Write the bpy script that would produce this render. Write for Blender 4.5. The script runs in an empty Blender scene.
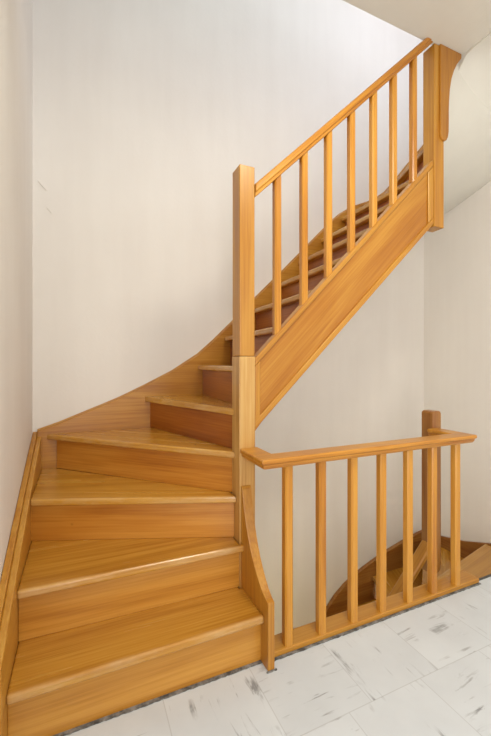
import bpy, bmesh, math
from math import sin, cos, radians, atan2
from mathutils import Matrix, Vector

# ------------------------------------------------------------------ units
# every length below is in units of the camera height (1.15 m)
S = 1.15
scn = bpy.context.scene
col = scn.collection
R = 0.165          # one riser
TT = 0.026         # tread thickness
NO = 0.026         # nosing overhang
WORLD = {}         # object name -> world matrix


# ------------------------------------------------------------------ materials
def new_mat(name):
    m = bpy.data.materials.new(name)
    m.use_nodes = True
    nt = m.node_tree
    nt.nodes.clear()
    out = nt.nodes.new('ShaderNodeOutputMaterial')
    b = nt.nodes.new('ShaderNodeBsdfPrincipled')
    nt.links.new(b.outputs[0], out.inputs[0])
    return m, nt, b


class NB:
    """small node builder"""
    def __init__(self, nt):
        self.nt = nt

    def node(self, t, **kw):
        n = self.nt.nodes.new(t)
        for k, v in kw.items():
            setattr(n, k, v)
        return n

    def link(self, a, b):
        self.nt.links.new(a, b)

    def math(self, op, a, b=None, c=None, clamp=False):
        n = self.node('ShaderNodeMath', operation=op, use_clamp=clamp)
        for i, v in enumerate((a, b, c)):
            if v is None:
                continue
            if isinstance(v, (int, float)):
                n.inputs[i].default_value = v
            else:
                self.link(v, n.inputs[i])
        return n.outputs[0]

    def ramp(self, fac, stops):
        n = self.node('ShaderNodeValToRGB')
        e = n.color_ramp.elements
        while len(e) > 1:
            e.remove(e[-1])
        e[0].position, e[0].color = stops[0][0], (*stops[0][1], 1)
        for p, c in stops[1:]:
            x = e.new(p)
            x.color = (*c, 1)
        self.link(fac, n.inputs[0])
        return n.outputs[0]

    def mix(self, fac, a, b, blend='MIX'):
        n = self.node('ShaderNodeMix', data_type='RGBA', blend_type=blend)
        if isinstance(fac, (int, float)):
            n.inputs[0].default_value = fac
        else:
            self.link(fac, n.inputs[0])
        for s, v in ((6, a), (7, b)):
            if isinstance(v, tuple):
                n.inputs[s].default_value = (*v, 1)
            else:
                self.link(v, n.inputs[s])
        return n.outputs[2]

    def noise(self, vec, scale, detail=4, rough=0.55, dist=0.0):
        n = self.node('ShaderNodeTexNoise')
        n.inputs['Scale'].default_value = scale
        n.inputs['Detail'].default_value = detail
        n.inputs['Roughness'].default_value = rough
        n.inputs['Distortion'].default_value = dist
        self.link(vec, n.inputs['Vector'])
        return n.outputs[0]

    def vmul(self, vec, s):
        n = self.node('ShaderNodeVectorMath', operation='MULTIPLY')
        self.link(vec, n.inputs[0])
        n.inputs[1].default_value = s
        return n.outputs[0]

    def vadd(self, a, b):
        n = self.node('ShaderNodeVectorMath', operation='ADD')
        self.link(a, n.inputs[0])
        self.link(b, n.inputs[1])
        return n.outputs[0]


def wood(name, axis, light, mid, dark, worn=False, rough=0.34, coat=0.12):
    """varnished timber, grain along the local axis of the board"""
    m, nt, b = new_mat(name)
    k = NB(nt)
    co = k.node('ShaderNodeTexCoord').outputs['Object']
    oi = k.node('ShaderNodeObjectInfo').outputs['Random']
    cx = k.node('ShaderNodeCombineXYZ')
    k.link(k.math('MULTIPLY', oi, 37.0), cx.inputs[0])
    k.link(k.math('MULTIPLY', oi, 91.0), cx.inputs[1])
    k.link(k.math('MULTIPLY', oi, 53.0), cx.inputs[2])
    vec = k.vadd(co, cx.outputs[0])
    sl = [1, 1, 1]
    sl['XYZ'.index(axis)] = 0.09
    st = k.vmul(vec, tuple(sl))
    broad = k.noise(st, 9.0, 3, 0.5, 1.6)
    sf = [1, 1, 1]
    sf['XYZ'.index(axis)] = 0.02
    fine = k.noise(k.vmul(vec, tuple(sf)), 120.0, 3, 0.6)
    sw = [1, 1, 1]
    sw['XYZ'.index(axis)] = 0.22
    cloud = k.noise(k.vmul(vec, tuple(sw)), 5.0, 2, 0.5)
    f = k.math('ADD', k.math('MULTIPLY', broad, 0.45), k.math('MULTIPLY', fine, 0.38))
    f = k.math('ADD', f, k.math('MULTIPLY', cloud, 0.22))
    f = k.math('ADD', f, k.math('MULTIPLY', k.math('SUBTRACT', oi, 0.5), 0.10))
    c = k.ramp(f, [(0.375, dark), (0.525, mid), (0.69, light)])
    # small knots
    vo = k.node('ShaderNodeTexVoronoi', feature='F1')
    vo.inputs['Scale'].default_value = 3.0
    k.link(vec, vo.inputs['Vector'])
    kn = k.math('SUBTRACT', 1.0, k.math('MULTIPLY', vo.outputs['Distance'], 34.0), clamp=True)
    c = k.mix(k.math('MULTIPLY', kn, 0.7), c, (dark[0] * 0.4, dark[1] * 0.35, dark[2] * 0.3))
    r = rough
    if worn:
        sep = k.node('ShaderNodeSeparateXYZ')
        k.link(co, sep.inputs[0])
        edge = k.math('SUBTRACT', 1.0, k.math('MULTIPLY', k.math('ABSOLUTE', k.math('SUBTRACT', sep.outputs[1], 0.000)), 55.0), clamp=True)
        wn = k.noise(k.vmul(vec, (0.35, 1, 1)), 14.0, 5, 0.65)
        wn = k.math('MULTIPLY', k.math('SUBTRACT', wn, 0.42), 4.0, clamp=True)
        mask = k.math('MULTIPLY', k.math('MULTIPLY', edge, wn), 0.42)
        c = k.mix(mask, c, (0.66, 0.47, 0.25))
        # trodden marks on the flat of the tread
        sc = k.noise(k.vmul(vec, (0.4, 1.0, 1.0)), 26.0, 5, 0.7)
        sc = k.math('MULTIPLY', k.math('SUBTRACT', sc, 0.66), 6.0, clamp=True)
        c = k.mix(k.math('MULTIPLY', sc, 0.25), c, (0.70, 0.50, 0.26))
    k.link(c, b.inputs['Base Color'])
    rr = k.math('ADD', r - 0.08, k.math('MULTIPLY', broad, 0.18))
    k.link(rr, b.inputs['Roughness'])
    b.inputs['Coat Weight'].default_value = coat
    b.inputs['Coat Roughness'].default_value = 0.22
    bp = k.node('ShaderNodeBump')
    bp.inputs['Strength'].default_value = 0.06
    bp.inputs['Distance'].default_value = 0.004
    k.link(fine, bp.inputs['Height'])
    k.link(bp.outputs[0], b.inputs['Normal'])
    return m


W = {a: wood('varnished_wood_' + a.lower(), a, (0.56, 0.290, 0.045), (0.465, 0.204, 0.022), (0.34, 0.120, 0.009)) for a in 'XYZ'}
WB = {a: wood('orange_varnished_wood_' + a.lower(), a, (0.66, 0.335, 0.050), (0.56, 0.243, 0.026), (0.40, 0.140, 0.010)) for a in 'XZ'}
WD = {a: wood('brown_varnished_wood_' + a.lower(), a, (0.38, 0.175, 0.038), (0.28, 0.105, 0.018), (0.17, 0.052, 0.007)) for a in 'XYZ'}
WO = wood('orange_panel_wood', 'X', (0.49, 0.225, 0.028), (0.40, 0.152, 0.013), (0.30, 0.096, 0.006))
WP = wood('pale_varnished_wood', 'Z', (0.64, 0.41, 0.145), (0.54, 0.295, 0.080), (0.38, 0.17, 0.03))
WT = wood('trodden_wood', 'X', (0.61, 0.325, 0.053), (0.51, 0.235, 0.028), (0.37, 0.148, 0.013), worn=True, rough=0.24, coat=0.4)
WR1 = wood('light_riser_wood', 'X', (0.65, 0.330, 0.058), (0.54, 0.240, 0.030), (0.40, 0.155, 0.014))
WR5 = wood('shaded_riser_wood', 'X', (0.46, 0.165, 0.026), (0.345, 0.100, 0.012), (0.23, 0.055, 0.006))  # inner risers: their shade is put into the wood colour
WR = wood('riser_wood', 'X', (0.62, 0.285, 0.044), (0.50, 0.190, 0.020), (0.34, 0.102, 0.008))


def plaster(name, c1, c2, bump=0.05):
    m, nt, b = new_mat(name)
    k = NB(nt)
    co = k.node('ShaderNodeTexCoord').outputs['Object']
    n = k.noise(co, 1.3, 4, 0.55)
    roll = k.noise(k.vmul(co, (1.0, 1.0, 0.10)), 7.0, 3, 0.6)      # faint upright roller marks in the paint
    n = k.math('ADD', k.math('MULTIPLY', n, 0.55), k.math('MULTIPLY', roll, 0.45))
    k.link(k.ramp(n, [(0.35, c1), (0.65, c2)]), b.inputs['Base Color'])
    b.inputs['Roughness'].default_value = 0.75
    b.inputs['Specular IOR Level'].default_value = 0.25
    f = k.noise(co, 55.0, 4, 0.6)
    g = k.noise(co, 3.0, 3, 0.5)
    h = k.math('ADD', k.math('MULTIPLY', f, 0.25), k.math('MULTIPLY', g, 1.0))
    bp = k.node('ShaderNodeBump')
    bp.inputs['Strength'].default_value = bump
    bp.inputs['Distance'].default_value = 0.02
    k.link(h, bp.inputs['Height'])
    k.link(bp.outputs[0], b.inputs['Normal'])
    return m


M_WALL = plaster('painted_plaster', (0.755, 0.705, 0.645), (0.81, 0.765, 0.705), 0.12)
M_CEIL = plaster('ceiling_plaster', (0.73, 0.71, 0.635), (0.77, 0.75, 0.67), 0.12)
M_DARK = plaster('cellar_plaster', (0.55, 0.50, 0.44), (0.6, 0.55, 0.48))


def floor_mat():
    m, nt, b = new_mat('marbled_vinyl_tiles')
    k = NB(nt)
    co = k.node('ShaderNodeTexCoord').outputs['Object']
    sep = k.node('ShaderNodeSeparateXYZ')
    k.link(co, sep.inputs[0])
    T = 0.2815 * S
    y = k.math('DIVIDE', k.math('SUBTRACT', sep.outputs[1], 0.845 * S), T)
    iy = k.math('FLOOR', y)
    odd = k.math('ABSOLUTE', k.math('MODULO', iy, 2.0))
    x = k.math('DIVIDE', k.math('SUBTRACT', sep.outputs[0], 0.505 * S), T)
    x = k.math('SUBTRACT', x, k.math('MULTIPLY', odd, 0.70))
    ix = k.math('FLOOR', x)
    fx = k.math('SUBTRACT', x, ix)
    fy = k.math('SUBTRACT', y, iy)
    ex = k.math('MINIMUM', fx, k.math('SUBTRACT', 1.0, fx))
    ey = k.math('MINIMUM', fy, k.math('SUBTRACT', 1.0, fy))
    ed = k.math('MINIMUM', ex, ey)
    joint = k.math('SUBTRACT', 1.0, k.math('MULTIPLY', ed, 130.0), clamp=True)
    par = k.math('ABSOLUTE', k.math('MODULO', k.math('ADD', ix, iy), 2.0))
    cid = k.node('ShaderNodeCombineXYZ')
    k.link(k.math('MULTIPLY', ix, 3.7), cid.inputs[0])
    k.link(k.math('MULTIPLY', iy, 5.3), cid.inputs[1])
    v = k.vadd(co, cid.outputs[0])

    def streak(sv, lo):
        a = k.noise(k.vmul(v, sv), 14.0, 5, 0.62, 0.9)
        a = k.math('MULTIPLY', k.math('SUBTRACT', a, lo), 9.0, clamp=True)
        pm = k.noise(k.vmul(v, (1, 1, 1)), 9.0, 2, 0.5)
        pm = k.math('MULTIPLY', k.math('SUBTRACT', pm, 0.47), 7.0, clamp=True)
        return k.math('MULTIPLY', a, pm)
    sa = streak((0.30, 2.2, 1), 0.555)
    sb = streak((2.2, 0.30, 1), 0.555)
    mx = k.node('ShaderNodeMix', data_type='FLOAT')
    k.link(par, mx.inputs[0])
    k.link(sa, mx.inputs[2])
    k.link(sb, mx.inputs[3])
    stk = mx.outputs[0]
    cl = k.noise(v, 3.5, 4, 0.6)
    base = k.ramp(cl, [(0.3, (0.585, 0.615, 0.645)), (0.7, (0.66, 0.695, 0.725))])
    wn = k.node('ShaderNodeTexWhiteNoise', noise_dimensions='2D')
    k.link(cid.outputs[0], wn.inputs['Vector'])
    base = k.mix(k.math('MULTIPLY', wn.outputs[0], 0.12), base, (0.52, 0.535, 0.55))
    c = k.mix(k.math('MULTIPLY', stk, 0.72), base, (0.13, 0.13, 0.135))
    c = k.mix(k.math('MULTIPLY', joint, 0.34), c, (0.22, 0.21, 0.20))
    k.link(c, b.inputs['Base Color'])
    b.inputs['Roughness'].default_value = 0.38
    b.inputs['Specular IOR Level'].default_value = 0.35
    return m


M_FLOOR = floor_mat()


def simple(name, c1, c2, scale, rough=0.7):
    m, nt, b = new_mat(name)
    k = NB(nt)
    co = k.node('ShaderNodeTexCoord').outputs['Object']
    n = k.noise(co, scale, 5, 0.65)
    k.link(k.ramp(n, [(0.40, c1), (0.62, c2)]), b.inputs['Base Color'])
    b.inputs['Roughness'].default_value = rough
    return m


M_GAP = simple('grey_worn_sealant', (0.06, 0.058, 0.055), (0.27, 0.26, 0.245), 26.0)
M_STRIP = simple('dark_edge_strip', (0.03, 0.03, 0.03), (0.09, 0.088, 0.085), 20.0, 0.5)
M_FRAME = simple('white_window_paint', (0.75, 0.75, 0.73), (0.8, 0.8, 0.78), 10.0, 0.4)
def glass():
    m, nt, b = new_mat('window_glass')
    b.inputs['Base Color'].default_value = (0.95, 0.97, 0.98, 1)
    b.inputs['Roughness'].default_value = 0.02
    b.inputs['Transmission Weight'].default_value = 1.0
    b.inputs['IOR'].default_value = 1.05
    return m
M_GLASS = glass()


# ------------------------------------------------------------------ builders
def V(x, y, z):
    return Vector((x * S, y * S, z * S))


def frame(origin, xdir=(1, 0, 0), zdir=(0, 0, 1)):
    x = Vector(xdir).normalized()
    z = Vector(zdir)
    y = z.cross(x).normalized()
    z = x.cross(y).normalized()
    m = Matrix((x, y, z)).transposed().to_4x4()
    m.translation = V(*origin)
    return m


def link(name, bm, mat, parent=None, M=None, bevel=0.0, seg=2, smooth=False):
    """bm is in world metres; stored in the local frame M"""
    bmesh.ops.recalc_face_normals(bm, faces=bm.faces[:])
    if M is None:
        c = Vector((0, 0, 0))
        for v in bm.verts:
            c += v.co
        M = Matrix.Translation(c / len(bm.verts))
    bm.transform(M.inverted())
    me = bpy.data.meshes.new(name)
    bm.to_mesh(me)
    bm.free()
    if smooth:
        for p in me.polygons:
            p.use_smooth = True
        me.set_sharp_from_angle(angle=radians(50))
    me.materials.append(mat)
    o = bpy.data.objects.new(name, me)
    col.objects.link(o)
    if parent is not None:
        o.parent = parent
        o.matrix_parent_inverse = WORLD[parent.name].inverted()
    o.matrix_basis = M
    WORLD[o.name] = M
    if bevel:
        md = o.modifiers.new('edge', 'BEVEL')
        md.width = bevel * S
        md.segments = seg
        md.limit_method = 'ANGLE'
        md.angle_limit = radians(32)
        md.harden_normals = False
    return o


def thing(name, label, cat, loc):
    o = bpy.data.objects.new(name, None)
    o.empty_display_size = 0.1
    col.objects.link(o)
    o.location = V(*loc)
    WORLD[o.name] = Matrix.Translation(V(*loc))
    o['label'] = label
    o['category'] = cat
    o['kind'] = 'thing'
    return o


def struct(o, label, cat):
    o['kind'] = 'structure'
    o['label'] = label
    o['category'] = cat
    return o


def prism(pts, axis, a, b, bm=None):
    """polygon in the two other axes, extruded along axis from a to b"""
    bm = bm or bmesh.new()

    def P(p, t):
        if axis == 'X':
            return V(t, p[0], p[1])
        if axis == 'Y':
            return V(p[0], t, p[1])
        return V(p[0], p[1], t)
    lo = [bm.verts.new(P(p, a)) for p in pts]
    hi = [bm.verts.new(P(p, b)) for p in pts]
    bm.faces.new(lo)
    bm.faces.new(hi[::-1])
    n = len(pts)
    for i in range(n):
        bm.faces.new((lo[i], lo[(i + 1) % n], hi[(i + 1) % n], hi[i]))
    return bm


def box(x0, x1, y0, y1, z0, z1, bm=None):
    return prism([(x0, y0), (x1, y0), (x1, y1), (x0, y1)], 'Z', z0, z1, bm)


def sweep(path, prof, up=(0, 0, 1), bm=None):
    """mitred sweep of profile [(side, up)] along path; side = right of travel"""
    bm = bm or bmesh.new()
    P = [Vector(p) for p in path]
    U = Vector(up)
    rings = []
    for i, p in enumerate(P):
        d0 = (P[i] - P[i - 1]).normalized() if i > 0 else None
        d1 = (P[i + 1] - P[i]).normalized() if i < len(P) - 1 else None
        d0 = d0 or d1
        d1 = d1 or d0
        r0 = d0.cross(U).normalized()
        r1 = d1.cross(U).normalized()
        r = (r0 + r1).normalized()
        sc = 1 / max(0.3, r.dot(r0))
        rings.append([bm.verts.new((p + r * (s * sc) + U * u) * S) for s, u in prof])
    n = len(prof)
    for a, b in zip(rings[:-1], rings[1:]):
        for i in range(n):
            bm.faces.new((a[i], a[(i + 1) % n], b[(i + 1) % n], b[i]))
    bm.faces.new(rings[0][::-1])
    bm.faces.new(rings[-1])
    return bm


def tread(parent, pts, z, A, B, n_inner):
    """pts: outline in plan; A-B the nosing line; n_inner: a point well inside the tread"""
    a, b = Vector((*A, 0)), Vector((*B, 0))
    d = (b - a).normalized()
    nrm = Vector((-d.y, d.x, 0))
    if nrm.dot(Vector((*n_inner, 0)) - a) < 0:
        d = -d
        a, b = b, a
    mid = (a + b) / 2
    M = frame((mid.x, mid.y, z), d)
    return link('tread', prism(pts, 'Z', z - TT, z), WT, parent, M, 0.007, 3)


def riser(parent, A, B, z0, z1, inner, off=NO, th=0.014, trimA=0.0, trimB=0.0, mat=None):
    a, b = Vector((*A, 0)), Vector((*B, 0))
    d = (b - a).normalized()
    n = Vector((-d.y, d.x, 0))
    if n.dot(Vector((*inner, 0)) - a) < 0:
        n = -n
    a = a + d * trimA
    b = b - d * trimB
    p = [a + n * off, b + n * off, b + n * (off + th), a + n * (off + th)]
    m = (a + b) / 2 + n * off
    M = frame((m.x, m.y, z0), d)
    return link('riser', prism([(q.x, q.y) for q in p], 'Z', z0, z1), mat or WR, parent, M, 0.0015, 1)


def lerp(a, b, t):
    return a + (b - a) * t


# ------------------------------------------------------------------ room shell
XL, XR, YB, YF = -0.211, 2.413, 2.035, -1.7
CE, UF, TOP, LOW = 2.562, 2.805, 5.0, -2.1
wt = 0.12

fl = link('floor', prism([(XL, YF), (XR, YF), (XR, 1.113), (1.66, 1.113), (1.66, 1.17), (0.60, 1.17), (0.60, YB), (XL, YB)], 'Z', -0.2, 0), M_FLOOR, M=Matrix.Identity(4))
struct(fl, 'pale marbled vinyl tile floor in front of the stairs', 'floor')

# back wall with a few raised paint flaws near its left corner
bm = box(XL - wt, XR + wt, YB, YB + wt, LOW, TOP)
for (x0, z0, x1, z1) in ((-0.185, 1.885, -0.152, 1.842), (-0.147, 1.762, -0.128, 1.735)):
    d = Vector((x1 - x0, 0, z1 - z0)).normalized()
    n = Vector((-d.z, 0, d.x)) * 0.006
    prism([(x0 + n.x, z0 + n.z), (x1 + n.x * .4, z1 + n.z * .4), (x1 - n.x * .4, z1 - n.z * .4), (x0 - n.x, z0 - n.z)], 'Y', YB - 0.004, YB + 0.01, bm)
struct(link('wall_back', bm, M_WALL, M=Matrix.Identity(4)), 'white painted back wall of the stairwell behind the upward flight', 'wall')
bm = bmesh.new()
dy0, dy1, dz1 = -1.35, -0.45, 1.85          # unseen doorway added to the left wall to let in side light
box(XL - wt, XL, YF, dy0, LOW, TOP, bm)
box(XL - wt, XL, dy1, YB, LOW, TOP, bm)
box(XL - wt, XL, dy0, dy1, dz1, TOP, bm)
box(XL - wt, XL, dy0, dy1, LOW, 0, bm)
struct(link('wall_left', bm, M_WALL, M=Matrix.Identity(4)), 'white painted wall on the left beside the first steps', 'wall')
struct(link('wall_right', box(XR, XR + wt, YF, YB, LOW, TOP), M_WALL, M=Matrix.Identity(4)), 'white painted wall on the right beside the descending steps', 'wall')

# front wall, behind the viewer, with a window opening added for fill light
bm = bmesh.new()
wx0, wx1, wz0, wz1 = -0.10, 1.80, 0.73, 2.27
box(XL - wt, wx0, YF - wt, YF, LOW, TOP, bm)
box(wx1, XR + wt, YF - wt, YF, LOW, TOP, bm)
box(wx0, wx1, YF - wt, YF, LOW, wz0, bm)
box(wx0, wx1, YF - wt, YF, wz1, TOP, bm)
struct(link('wall_front', bm, M_WALL, M=Matrix.Identity(4)), 'white wall with an added window opening behind the viewer', 'wall')
bm = bmesh.new()
box(XL - wt - .01, XL + .015, dy0 - .06, dy0, 0.001, dz1 + .06, bm)
box(XL - wt - .01, XL + .015, dy1, dy1 + .06, 0.001, dz1 + .06, bm)
box(XL - wt - .01, XL + .015, dy0, dy1, dz1, dz1 + .06, bm)
struct(link('added_door_1', bm, M_FRAME), 'white frame of the unseen doorway added in the left wall', 'door')
bm = bmesh.new()
for a, b in ((wx0, wx0 + .05), ((wx0 + wx1) / 2 - .03, (wx0 + wx1) / 2 + .03), (wx1 - .05, wx1)):
    box(a, b, YF - .08, YF - .03, wz0, wz1, bm)
for a, b in ((wz0, wz0 + .05), (wz1 - .05, wz1)):
    box(wx0, wx1, YF - .08, YF - .03, a, b, bm)
struct(link('added_window_1', bm, M_FRAME), 'white framed window added behind the viewer for fill light', 'window')

# ceiling of the landing: carries the upper floor
struct(link('ceiling', prism([(XL, YF), (XR, YF), (XR, -0.25), (1.765, -0.25), (1.765, 1.28), (XL, 1.28)], 'Z', CE, UF), M_CEIL, M=Matrix.Identity(4)),
       'beige ceiling slab ending at the edge of the stairwell', 'ceiling')
struct(link('ceiling_upper', box(XL - wt, XR + wt, YF - wt, YB + wt, TOP, TOP + .1), M_WALL), 'ceiling of the upper storey', 'ceiling')

# plastered soffit under the turning top of the stairs
cx, cy = 1.655, 1.31
def soffit_z(x, y):
    dx, dy = x - cx, y - cy
    ph = math.degrees(atan2(dy, max(dx, 1e-4)))
    rho = math.hypot(dx, dy)
    pe = -15 - 49 * min(1, rho / 0.75)
    t = (90 - ph) / (90 - pe)
    d = (CE - 1.83) * (1 - t)
    return CE - 0.5 * (d + math.sqrt(d * d + 0.0049))
bm = bmesh.new()
def patch(x0, x1, y0, y1, nx, ny):
    g = []
    for i in range(nx + 1):
        rw = []
        for j in range(ny + 1):
            x, y = lerp(x0, x1, i / nx), lerp(y0, y1, j / ny)
            z = soffit_z(x, y)
            rw.append((bm.verts.new(V(x, y, z)), bm.verts.new(V(x, y, z + 0.012))))
        g.append(rw)
    for i in range(nx):
        for j in range(ny):
            a, b, c, d = g[i][j], g[i + 1][j], g[i + 1][j + 1], g[i][j + 1]
            bm.faces.new((a[0], d[0], c[0], b[0]))
            bm.faces.new((a[1], b[1], c[1], d[1]))
    for i in range(nx):
        for j in (0, ny):
            a, b = g[i][j], g[i + 1][j]
            bm.faces.new((a[0], b[0], b[1], a[1]))
    for j in range(ny):
        for i in (0, nx):
            a, b = g[i][j], g[i][j + 1]
            bm.faces.new((a[0], b[0], b[1], a[1]))
def skirt(x0, y0, x1, y1, n):
    lo = []
    for i in range(n + 1):
        x, y = lerp(x0, x1, i / n), lerp(y0, y1, i / n)
        lo.append((bm.verts.new(V(x, y, soffit_z(x, y))), bm.verts.new(V(x, y, CE + 0.08))))
    for a, b in zip(lo[:-1], lo[1:]):
        bm.faces.new((a[0], b[0], b[1], a[1]))
skirt(1.655, 1.2805, 1.7655, 1.2805, 12)
skirt(1.7655, 1.2805, 1.7655, -0.25, 40)
patch(1.66, XR, 1.28, YB, 26, 26)
patch(1.765, XR, -0.25, 1.28, 22, 40)
struct(link('ceiling_soffit', bm, M_CEIL, M=Matrix.Identity(4), smooth=True), 'pale plastered curved soffit under the turning top steps', 'soffit')

# plaster under the straight flight
def sz(x):
    return 0.80 + 0.965 * (x - 0.634)
struct(link('ceiling_flight', prism([(0.63, sz(0.63)), (1.66, sz(1.66)), (1.66, sz(1.66) + .012), (0.63, sz(0.63) + .012)], 'Y', 1.308, YB), M_CEIL),
       'plastered underside of the straight upward flight', 'soffit')
# walls below floor level and under the first steps
struct(link('wall_understair', prism([(1.345, 0.0), (YB, 0.0), (YB, 0.625), (1.345, 0.625)], 'X', 0.572, 0.60), M_WALL), 'plaster wall closing the space under the first steps', 'wall')
struct(link('wall_stairwell', box(XL, XR, 1.06, 1.11, LOW, -0.2), M_WALL), 'plaster wall under the landing edge', 'wall')
struct(link('floor_lower', box(XL - wt, XR + wt, 1.06, YB + wt, LOW - .1, LOW), M_DARK), 'floor at the foot of the descending stairs', 'floor')

# worn sealant along the foot of the woodwork
bm = bmesh.new()
def ragged(x0, x1, y0, y1, z, n, seed):
    import random
    rnd = random.Random(seed)
    a, b = [], []
    for i in range(n + 1):
        x = lerp(x0, x1, i / n)
        a.append((x, y0 - rnd.random() * 0.0028))
        b.append((x, y1))
    prism(a + b[::-1], 'Z', 0.0005, z, bm)
ragged(-0.171, 0.5535, 1.1035, 1.114, 0.003, 110, 1)
ragged(0.548, 0.585, 1.058, 1.0625, 0.003, 8, 3)
struct(link('trim_1', bm, M_GAP), 'dark worn filler along the foot of the first riser', 'trim')
bm = bmesh.new()
ragged(0.5860, 1.655, 1.0935, 1.1015, 0.004, 130, 2)
struct(link('trim_2', bm, M_GAP), 'grey filler line along the foot of the landing railing', 'trim')
struct(link('trim_3', box(1.662, 2.41, 1.114, 1.128, -0.03, -0.001), M_STRIP), 'dark strip at the floor edge above the descending steps', 'trim')

# ------------------------------------------------------------------ upward staircase
st = thing('staircase', 'varnished golden wooden staircase winding up from the tiled floor to the upper storey', 'staircase', (0.2, 1.3, 0))
XS, XLs, YBs = 0.5545, -0.1717, 2.0065     # faces of curb, left string, back string
XN0, XN1, YN0, YN1 = 0.5406, 0.6055, 1.266, 1.342   # newel at the turn
PX0, PX1, PY0, PY1 = 1.5716, 1.6386, 1.266, 1.332   # newel at the top
YI = 1.307                                  # inner face of the outer string
nos = {1: ((XS, 1.088), (XLs, 1.088)), 2: ((XS, 1.2445), (XLs, 1.2614)), 3: ((XN0, 1.293), (XLs, 1.575)),
       4: ((XN0, 1.308), (-0.150, YBs)), 5: ((XN0, 1.3234), (0.311, YBs)), 6: ((0.57, 1.331), (0.603, YBs)),
       7: ((0.733, YI), (0.762, YBs)), 8: ((0.910, YI), (0.926, YBs)), 9: ((1.08, YI), (1.09, YBs)),
       10: ((1.255, YI), (1.258, YBs)), 11: ((1.430, YI), (1.432, YBs)), 12: ((1.597, 1.334), (1.598, YBs)),
       13: ((1.63, 1.334), (1.91, YBs)), 14: ((1.896, 1.56), (2.372, YBs))}
bk = 0.052  # how far a tread runs under the next nosing
def shift(n, d=bk):
    A, B = Vector(nos[n][0]), Vector(nos[n][1])
    return A, B
def back_x(n, d=bk):
    return nos[n][1][0] + d
poly = {
    1: [nos[1][0], nos[1][1], (XLs, 1.2614 + bk), (XN0 - .001, 1.2445 + bk), (XN0 - .001, 1.264), (XS, 1.264)],
    2: [nos[2][0], nos[2][1], (XLs, 1.575 + bk), (XN0 - .001, 1.293 + bk), (XN0 - .001, 1.264), (XS, 1.264)],
    3: [nos[3][0], nos[3][1], (XLs, YBs), (-0.112, YBs), (XN0, 1.308 + 0.06)],
    4: [nos[4][0], nos[4][1], (0.311 + .056, YBs), (0.570, 1.40), (0.570, 1.331), (XN0 - .001, 1.331)],
    5: [nos[5][0], nos[5][1], (0.603 + bk, YBs), (0.60, 1.331), (XN0, 1.331)],
    6: [nos[6][0], nos[6][1], (0.762 + bk, YBs), (0.733 + bk, YI), (0.604, YI), (0.604, 1.331)],
    12: [nos[12][0], nos[12][1], (1.91 + bk, YBs), (1.675, 1.334)],
    13: [nos[13][0], nos[13][1], (2.393, YBs), (2.393, 1.98), (1.90, 1.54), (1.70, 1.40)],
    14: [nos[14][0], nos[14][1], (2.393, YBs), (2.393, 1.56)],
}
inner = {n: (0.2, 5) for n in (1, 2)}
inner[3] = (0.5, 4)
inner[4] = (0.9, 1.9)
for n in range(5, 13):
    inner[n] = (4, 1.6)
inner[13] = (2.4, 1.5)
inner[14] = (2.3, 1.3)
for n in range(1, 15):
    p = poly.get(n)
    if p is None:
        xa, xb = nos[n][0][0], nos[n][1][0]
        ya, yb = nos[n + 1][0][0], nos[n + 1][1][0]
        p = [(xa, YI), (xb, YBs), (yb + bk, YBs), (ya + bk, YI)]
    if n == 11:
        p = [(1.430, YI), (1.432, YBs), (1.598 + bk, YBs), (1.598 + bk, 1.334), (1.568, 1.334), (1.568, YI)]
    tread(st, p, n * R, nos[n][0], nos[n][1], inner[n])
    A, B = nos[n]
    tb = -0.012 if n == 3 else 0.0
    if n == 4:
        tb = 0.035
    if n == 1:
        riser(st, A, B, 0.0, R - TT, inner[n], mat=WR1)
    else:
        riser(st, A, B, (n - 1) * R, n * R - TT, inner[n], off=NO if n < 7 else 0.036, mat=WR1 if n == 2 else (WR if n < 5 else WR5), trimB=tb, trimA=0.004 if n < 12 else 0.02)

# wall string along the left wall, a board with a slimmer board planted on it
top = [(1.03, 0.29), (1.18, 0.352), (1.314, 0.407), (1.446, 0.460), (1.623, 0.527), (1.836, 0.604), (YB, 0.672)]
def down(pts, d, lo):
    return pts + [(pts[-1][0], max(lo, pts[-1][1] - d)), (pts[0][0], lo)]
o = link('wall_string', prism(down(top, 0.35, 0.0), 'X', XL + .001, -0.191), W['Y'], st, None, 0.003)
t2 = [(y, z - 0.012) for y, z in top[:-1]] + [(YBs, 0.651)]
link('string_facing', prism(down(t2, 0.35, 0.0), 'X', -0.1915, XLs), W['Y'], o, None, 0.004)
# wall string along the back wall
top = [(-0.19, 0.678), (-0.10, 0.708), (0.019, 0.755), (0.10, 0.787), (0.186, 0.822), (0.312, 0.882), (0.456, 0.955), (0.604, 1.050), (0.70, 1.134), (0.81, 1.240),
       (0.961, 1.392), (1.143, 1.567), (1.34, 1.762), (1.54, 1.960), (1.60, 2.010), (1.65, 2.042), (1.726, 2.086), (1.833, 2.131), (1.923, 2.18),
       (2.007, 2.240), (2.115, 2.356), (2.218, 2.474), (2.405, 2.68)]
lo = [(x, z - (0.32 if x > 0.5 else 0.34)) for x, z in top]
lo = [(x, max(z, 0.02)) for x, z in lo]
o = link('wall_string', prism(top + lo[::-1], 'Y', YBs, YB - .001), W['X'], st, None, 0.003)
bead = [(x, z) for x, z in top]
link('string_bead', sweep([(x, YB - 0.0065, z + 0.003) for x, z in top], [(-0.006, -0.005), (0.006, -0.005), (0.006, 0.003), (-0.006, 0.003)], (0, 0, 1)), W['X'], o)
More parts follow.
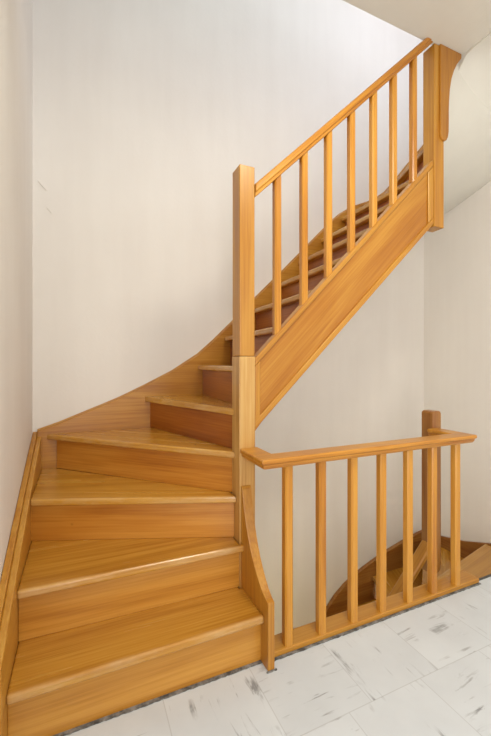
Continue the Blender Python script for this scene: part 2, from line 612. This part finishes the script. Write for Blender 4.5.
# curb string at the foot
cp = [(1.063, 0.0), (1.063, 0.2195), (1.080, 0.2255), (1.104, 0.239), (1.127, 0.260), (1.150, 0.285), (1.175, 0.318), (1.198, 0.358), (1.220, 0.407),
      (1.240, 0.465), (1.250, 0.510), (1.254, 0.533), (1.2615, 0.542), (1.2655, 0.543), (1.2655, 0.0)]
bm = prism(cp, 'X', XS, 0.579)
for v in bm.verts:                          # the board thickens a little towards the newel
    t_ = (v.co.y / S - 1.063) / 0.2
    v.co.x += (-0.008 if v.co.x < 0.567 * S else 0.0055) * S * t_
link('curb_string', bm, W['Z'], st, None, 0.0025)

# newel at the turn, a thicker block below the joint
o = link('newel_post', box(XN0 + .0012, XN1 - .0012, YN0 + .0012, YN1 - .001, 1.028, 1.746), W['Z'], st, None, 0.003)
link('newel_block', box(XN0, XN1, YN0, YN1, 0.002, 1.0265), WP, o, None, 0.0025)

# outer string, panelled between raised borders
def ztop(x):
    return 1.021 + 1.010 * (x - 0.609)
def zbot(x):
    return 0.776 + 0.968 * (x - 0.634)
x0, x1 = XN1 + .0005, PX0 - .0005
Ms = frame((1.08, 1.29, 1.35), (1, 0, 1), (1, 0, -1))
Ms = frame((1.08, 1.29, 1.35), (1, 0, 1), (0, -1, 0))
string = link('outer_string', prism([(x0, 0.742), (0.612, 0.750), (0.634, zbot(0.634)), (x1, zbot(x1)), (x1, ztop(x1)), (x0, ztop(x0))], 'Y', 1.277, YI), WO, st, Ms, 0.002)
bw, bt = 0.040, 0.030
yf = 1.2685
link('border', prism([(x0, ztop(x0) - bt), (x1, ztop(x1) - bt), (x1, ztop(x1) + .002), (x0, ztop(x0) + .002)], 'Y', yf, YI + .003), W['X'], string, Ms, 0.005, 3)
link('border', prism([(x0, 0.740), (0.612, 0.748), (0.634, zbot(0.634) - .002), (x1, zbot(x1) - .002), (x1, zbot(x1) + .030), (0.630, zbot(0.63) + .030), (x0, 0.80)], 'Y', yf, 1.2775), W['X'], string, Ms, 0.004, 3)
link('border', prism([(x0, 0.79), (0.629, 0.80), (0.629, ztop(.629) - bt), (x0, ztop(x0) - bt)], 'Y', yf + .0005, 1.2775), W['Z'], string, None, 0.004, 3)
link('border', prism([(1.536, zbot(1.536) + .03), (x1, zbot(x1) + .03), (x1, ztop(x1) - bt), (1.536, ztop(1.536) - bt)], 'Y', yf + .0005, 1.2775), W['Z'], string, None, 0.004, 3)

# newel at the top, up to the ceiling, with its curved bracket
o = link('newel_post', prism([(PX0, 1.668), (PX1, 1.668), (PX1, CE - .001), (PX0, CE - .001)], 'Y', PY0, PY1), W['Z'], st, None, 0.003)
br = [(1.6035, 2.118), (1.612, 2.102), (1.630, 2.093), (1.645, 2.099), (1.656, 2.118), (1.661, 2.145), (1.662, 2.19), (1.662, 2.25), (1.664, 2.30), (1.670, 2.36), (1.682, 2.415), (1.700, 2.46), (1.722, 2.50), (1.745, 2.528), (1.754, 2.540), (1.754, CE - .001), (1.6035, CE - .001)]
link('bracket', prism(br, 'Y', 1.256, 1.300), W['Z'], o, None, 0.0025)

# ------------------------------------------------------------------ balustrades
def baluster_mesh(a, c):
    return [(-a, -a + c), (-a + c, -a), (a - c, -a), (a, -a + c), (a, a - c), (a - c, a), (-a + c, a), (-a, a - c)]

def baluster(parent, x, y, z0f, z1f, a, c=0.005):
    """square bar with chamfered edges, its ends cut to the slope of what it meets"""
    bm = bmesh.new()
    lo, hi = [], []
    for dx, dy in baluster_mesh(a, c):
        lo.append(bm.verts.new(V(x + dx, y + dy, z0f(x + dx))))
        hi.append(bm.verts.new(V(x + dx, y + dy, z1f(x + dx))))
    bm.faces.new(lo)
    bm.faces.new(hi[::-1])
    for i in range(8):
        bm.faces.new((lo[i], lo[(i + 1) % 8], hi[(i + 1) % 8], hi[i]))
    return link('baluster', bm, WB['Z'], parent)

rl = thing('stair_railing', 'sloping wooden handrail with seven square balusters, set on the side board of the upward flight', 'railing', (1.09, 1.288, ztop(1.09)))
def zr0(x):
    return 1.628 + 0.969 * (x - 0.600)
def rail_profile(w, h):
    a = w / 2
    half = [(a * .60, 0), (a * .74, h * .10), (a * .82, h * .30), (a * .84, h * .50), (a, h * .58), (a, h * .86), (a * .94, h)]
    return half + [(-p, q) for p, q in half[::-1]]
bm = bmesh.new()
def hand_profile(w, h):
    a = w / 2
    return [(-a * .76, 0), (a * .76, 0), (a * .78, h * .30), (a, h * .38), (a, h * .80), (a * .92, h * .93), (a * .74, h), (-a * .74, h), (-a * .92, h * .93), (-a, h * .80), (-a, h * .38), (-a * .78, h * .30)]
prof = hand_profile(0.060, 0.050)
ra, rb = [], []
for sgn, x, ring in ((0, XN1 + .0005, ra), (1, PX0 - .0005, rb)):
    for s_, u in prof:
        ring.append(bm.verts.new(V(x, 1.288 + s_, zr0(x) + u)))
n = len(prof)
for i in range(n):
    bm.faces.new((ra[i], ra[(i + 1) % n], rb[(i + 1) % n], rb[i]))
bm.faces.new(ra)
bm.faces.new(rb[::-1])
link('handrail', bm, WB['X'], rl, frame((1.09, 1.288, 2.1), (1, 0, 0.968), (0, -1, 0)), 0.0025)
for x in (0.711, 0.836, 0.958, 1.081, 1.206, 1.326, 1.4535):
    baluster(rl, x, 1.288, lambda q: ztop(q) + .002, lambda q: zr0(q) + .001, 0.0148)

lr = thing('landing_railing', 'level wooden railing with seven balusters guarding the open stairwell at floor level', 'railing', (1.1, 1.13, 0))
zt, hh = 0.683, 0.036
pr_ = rail_profile(0.074, hh)
path = [(0.5785, YN0 - .0005, zt - hh), (0.5785, 1.115, zt - hh), (1.572, 1.115, zt - hh), (1.572, 1.2775, zt - hh)]
link('handrail', sweep(path, pr_), WB['X'], lr, None, 0.003)
link('base_rail', box(0.5840, 1.66, 1.102, 1.176, 0.0005, 0.021), W['X'], lr, None, 0.005, 3)
for x in (0.661, 0.802, 0.948, 1.092, 1.236, 1.378, 1.524):
    baluster(lr, x, 1.121, lambda q: 0.021, lambda q: zt - hh + .001, 0.0160, 0.0055)

# ------------------------------------------------------------------ descending staircase
dn = thing('cellar_staircase', 'shadowed wooden staircase winding down behind the landing railing', 'staircase', (1.8, 1.5, -1.65))
ln = {1: ((1.60, 1.378), (2.393, 1.552)), 2: ((1.635, 1.40), (2.372, YBs)), 3: ((1.615, 1.345), (1.872, YBs)), 4: ((1.575, YI), (1.680, YBs)), 5: ((1.455, YI), (1.500, YBs))}
for n in range(6, 10):
    x = 1.500 - 0.168 * (n - 5)
    ln[n] = ((x - .02, YI), (x, YBs))
lp = {1: [(1.60, 1.18), (1.66, 1.13), (2.393, 1.13), (2.393, 1.552), (1.60, 1.378)],
      2: [(1.635, 1.345), (2.393, 1.50), (2.393, YBs), (2.372, YBs), (1.635, 1.40)],
      3: [(1.635, 1.38), (2.393, 1.97), (2.393, YBs), (1.872, YBs), (1.615, 1.345)],
      4: [(1.64, 1.342), (1.91, YBs), (1.680, YBs), (1.575, YI + .03)]}
lin = {1: (2.0, 0.5), 2: (2.4, 1.6), 3: (2.4, 1.8)}
for n in range(1, 10):
    z = -n * R
    A, B = ln[n]
    p = lp.get(n)
    if p is None:
        pa, pb = ln[n - 1]
        p = [(A[0], YI), (B[0], YBs), (pb[0] + bk, YBs), (pa[0] + bk, YI)]
    i_ = lin.get(n, (5, 1.6))
    tread(dn, p, z, A, B, i_)
    riser(dn, A, B, z - R, z - TT, i_, trimA=0.01)
riser(dn, (1.585, 1.13), (2.393, 1.13), -R, -0.032, (2, 0), off=-0.002, th=0.012)
tp = [(0.72, -1.40), (1.10, -1.01), (1.35, -0.755), (1.495, -0.622), (1.56, -0.556), (1.635, -0.503), (1.70, -0.468), (1.765, -0.438), (1.88, -0.395), (2.02, -0.350), (2.17, -0.312), (2.32, -0.280), (2.39, -0.272)]
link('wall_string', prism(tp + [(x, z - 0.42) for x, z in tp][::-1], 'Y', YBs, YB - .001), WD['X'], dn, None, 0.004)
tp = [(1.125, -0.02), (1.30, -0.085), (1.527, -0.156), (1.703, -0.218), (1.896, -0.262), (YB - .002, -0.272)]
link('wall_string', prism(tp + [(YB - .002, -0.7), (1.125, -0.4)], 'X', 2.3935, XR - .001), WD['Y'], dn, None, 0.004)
# inner string and round-shouldered post
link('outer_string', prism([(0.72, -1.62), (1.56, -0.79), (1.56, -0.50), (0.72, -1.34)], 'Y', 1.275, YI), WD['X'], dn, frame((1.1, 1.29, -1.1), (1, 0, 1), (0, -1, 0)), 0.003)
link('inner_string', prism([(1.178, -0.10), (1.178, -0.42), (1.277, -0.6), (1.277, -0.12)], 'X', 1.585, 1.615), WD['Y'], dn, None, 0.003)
pz = 0.765
cr = 0.016
pp = [(1.571, -0.035), (1.615, -0.035), (1.628, -0.026), (1.634, -0.010), (1.634, pz - cr)]
pp += [(1.634 - cr + cr * cos(t), pz - cr + cr * sin(t)) for t in [radians(q) for q in (20, 45, 70, 90)]]
pp += [(1.571 + cr - cr * sin(t), pz - cr + cr * cos(t)) for t in [radians(q) for q in (0, 25, 50, 75)]]
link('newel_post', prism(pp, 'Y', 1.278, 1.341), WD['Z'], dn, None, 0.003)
# handrail going down from the post
bm = bmesh.new()
ra, rb = [], []
for x, ring in ((0.72, ra), (1.5705, rb)):
    for s_, u in prof:
        ring.append(bm.verts.new(V(x, 1.309 + s_, 0.065 + 1.0 * (x - 1.5705) + u)))
for i in range(n := len(prof)):
    bm.faces.new((ra[i], ra[(i + 1) % n], rb[(i + 1) % n], rb[i]))
bm.faces.new(ra)
bm.faces.new(rb[::-1])
link('handrail', bm, W['X'], dn, frame((1.1, 1.309, -.4), (1, 0, 1), (0, -1, 0)), 0.0025)

# ------------------------------------------------------------------ light
def area(name, loc, target, sx, sy, power, colr):
    l = bpy.data.lights.new(name, 'AREA')
    l.shape = 'RECTANGLE'
    l.size, l.size_y = sx * S, sy * S
    l.energy = power
    l.color = colr
    o = bpy.data.objects.new(name, l)
    col.objects.link(o)
    o.location = V(*loc)
    d = V(*target) - V(*loc)
    o.rotation_euler = d.to_track_quat('-Z', 'Y').to_euler()
    o.visible_camera = True
    return o

area('front_fill', (0.85, YF + .02, 1.5), (0.85, 1.0, 1.35), 1.85, 1.5, 18, (1.0, 0.93, 0.90))  # broad front fill at the added, unseen window
area('side_fill', (XL - .06, (dy0 + dy1) / 2, 0.95), (2.0, 0.75, 0.95), 0.8, 1.6, 46, (1.0, 0.96, 0.95))  # side fill in the added doorway, brightens the right wall
area('ceiling_lamp', (0.55, 0.25, CE - .06), (0.55, 0.35, 0), 0.5, 0.5, 13, (0.92, 1.0, 0.92))
area('landing_fill', (0.85, 0.35, CE - .22), (1.15, 0.8, 0), 0.3, 0.3, 15, (1.0, 0.95, 0.82))  # unseen overhead fill, added to lift the right wall
area('upper_window_daylight', (2.05, 0.85, 3.7), (1.75, 2.03, 2.2), 0.7, 0.7, 19, (0.80, 0.83, 1.0))
area('upper_fill', (0.9, 0.5, 4.4), (0.7, 2.0, 2.2), 0.8, 0.8, 26, (0.82, 0.94, 1.0))  # second upper-storey fill light, added to balance the walls
area('stairwell_fill', (1.0, 1.6, -1.95), (1.6, 1.7, 0.3), 0.6, 0.3, 85, (1.0, 0.99, 0.68))  # fill light added below the steps to brighten the lower wall
w = bpy.data.worlds.new('daylight')
w.use_nodes = True
w.node_tree.nodes['Background'].inputs[0].default_value = (0.9, 0.95, 1.0, 1)
w.node_tree.nodes['Background'].inputs[1].default_value = 1.0
scn.world = w

# ------------------------------------------------------------------ camera
cam = bpy.data.cameras.new('camera')
co = bpy.data.objects.new('camera', cam)
col.objects.link(co)
co.location = V(0, 0, 1)
co.rotation_euler = (radians(90), 0, radians(-24.05))
cam.sensor_fit = 'HORIZONTAL'
cam.sensor_width = 36
cam.lens = 369.2 / 491 * 36
cam.shift_y = -(368 - 363.5) / 491
cam.clip_start = 0.02
scn.camera = co
vs = scn.view_settings
vs.view_transform = 'Standard'
vs.look = 'None'
vs.gamma = 1
vs.use_curve_mapping = False
vs.exposure = -0.1
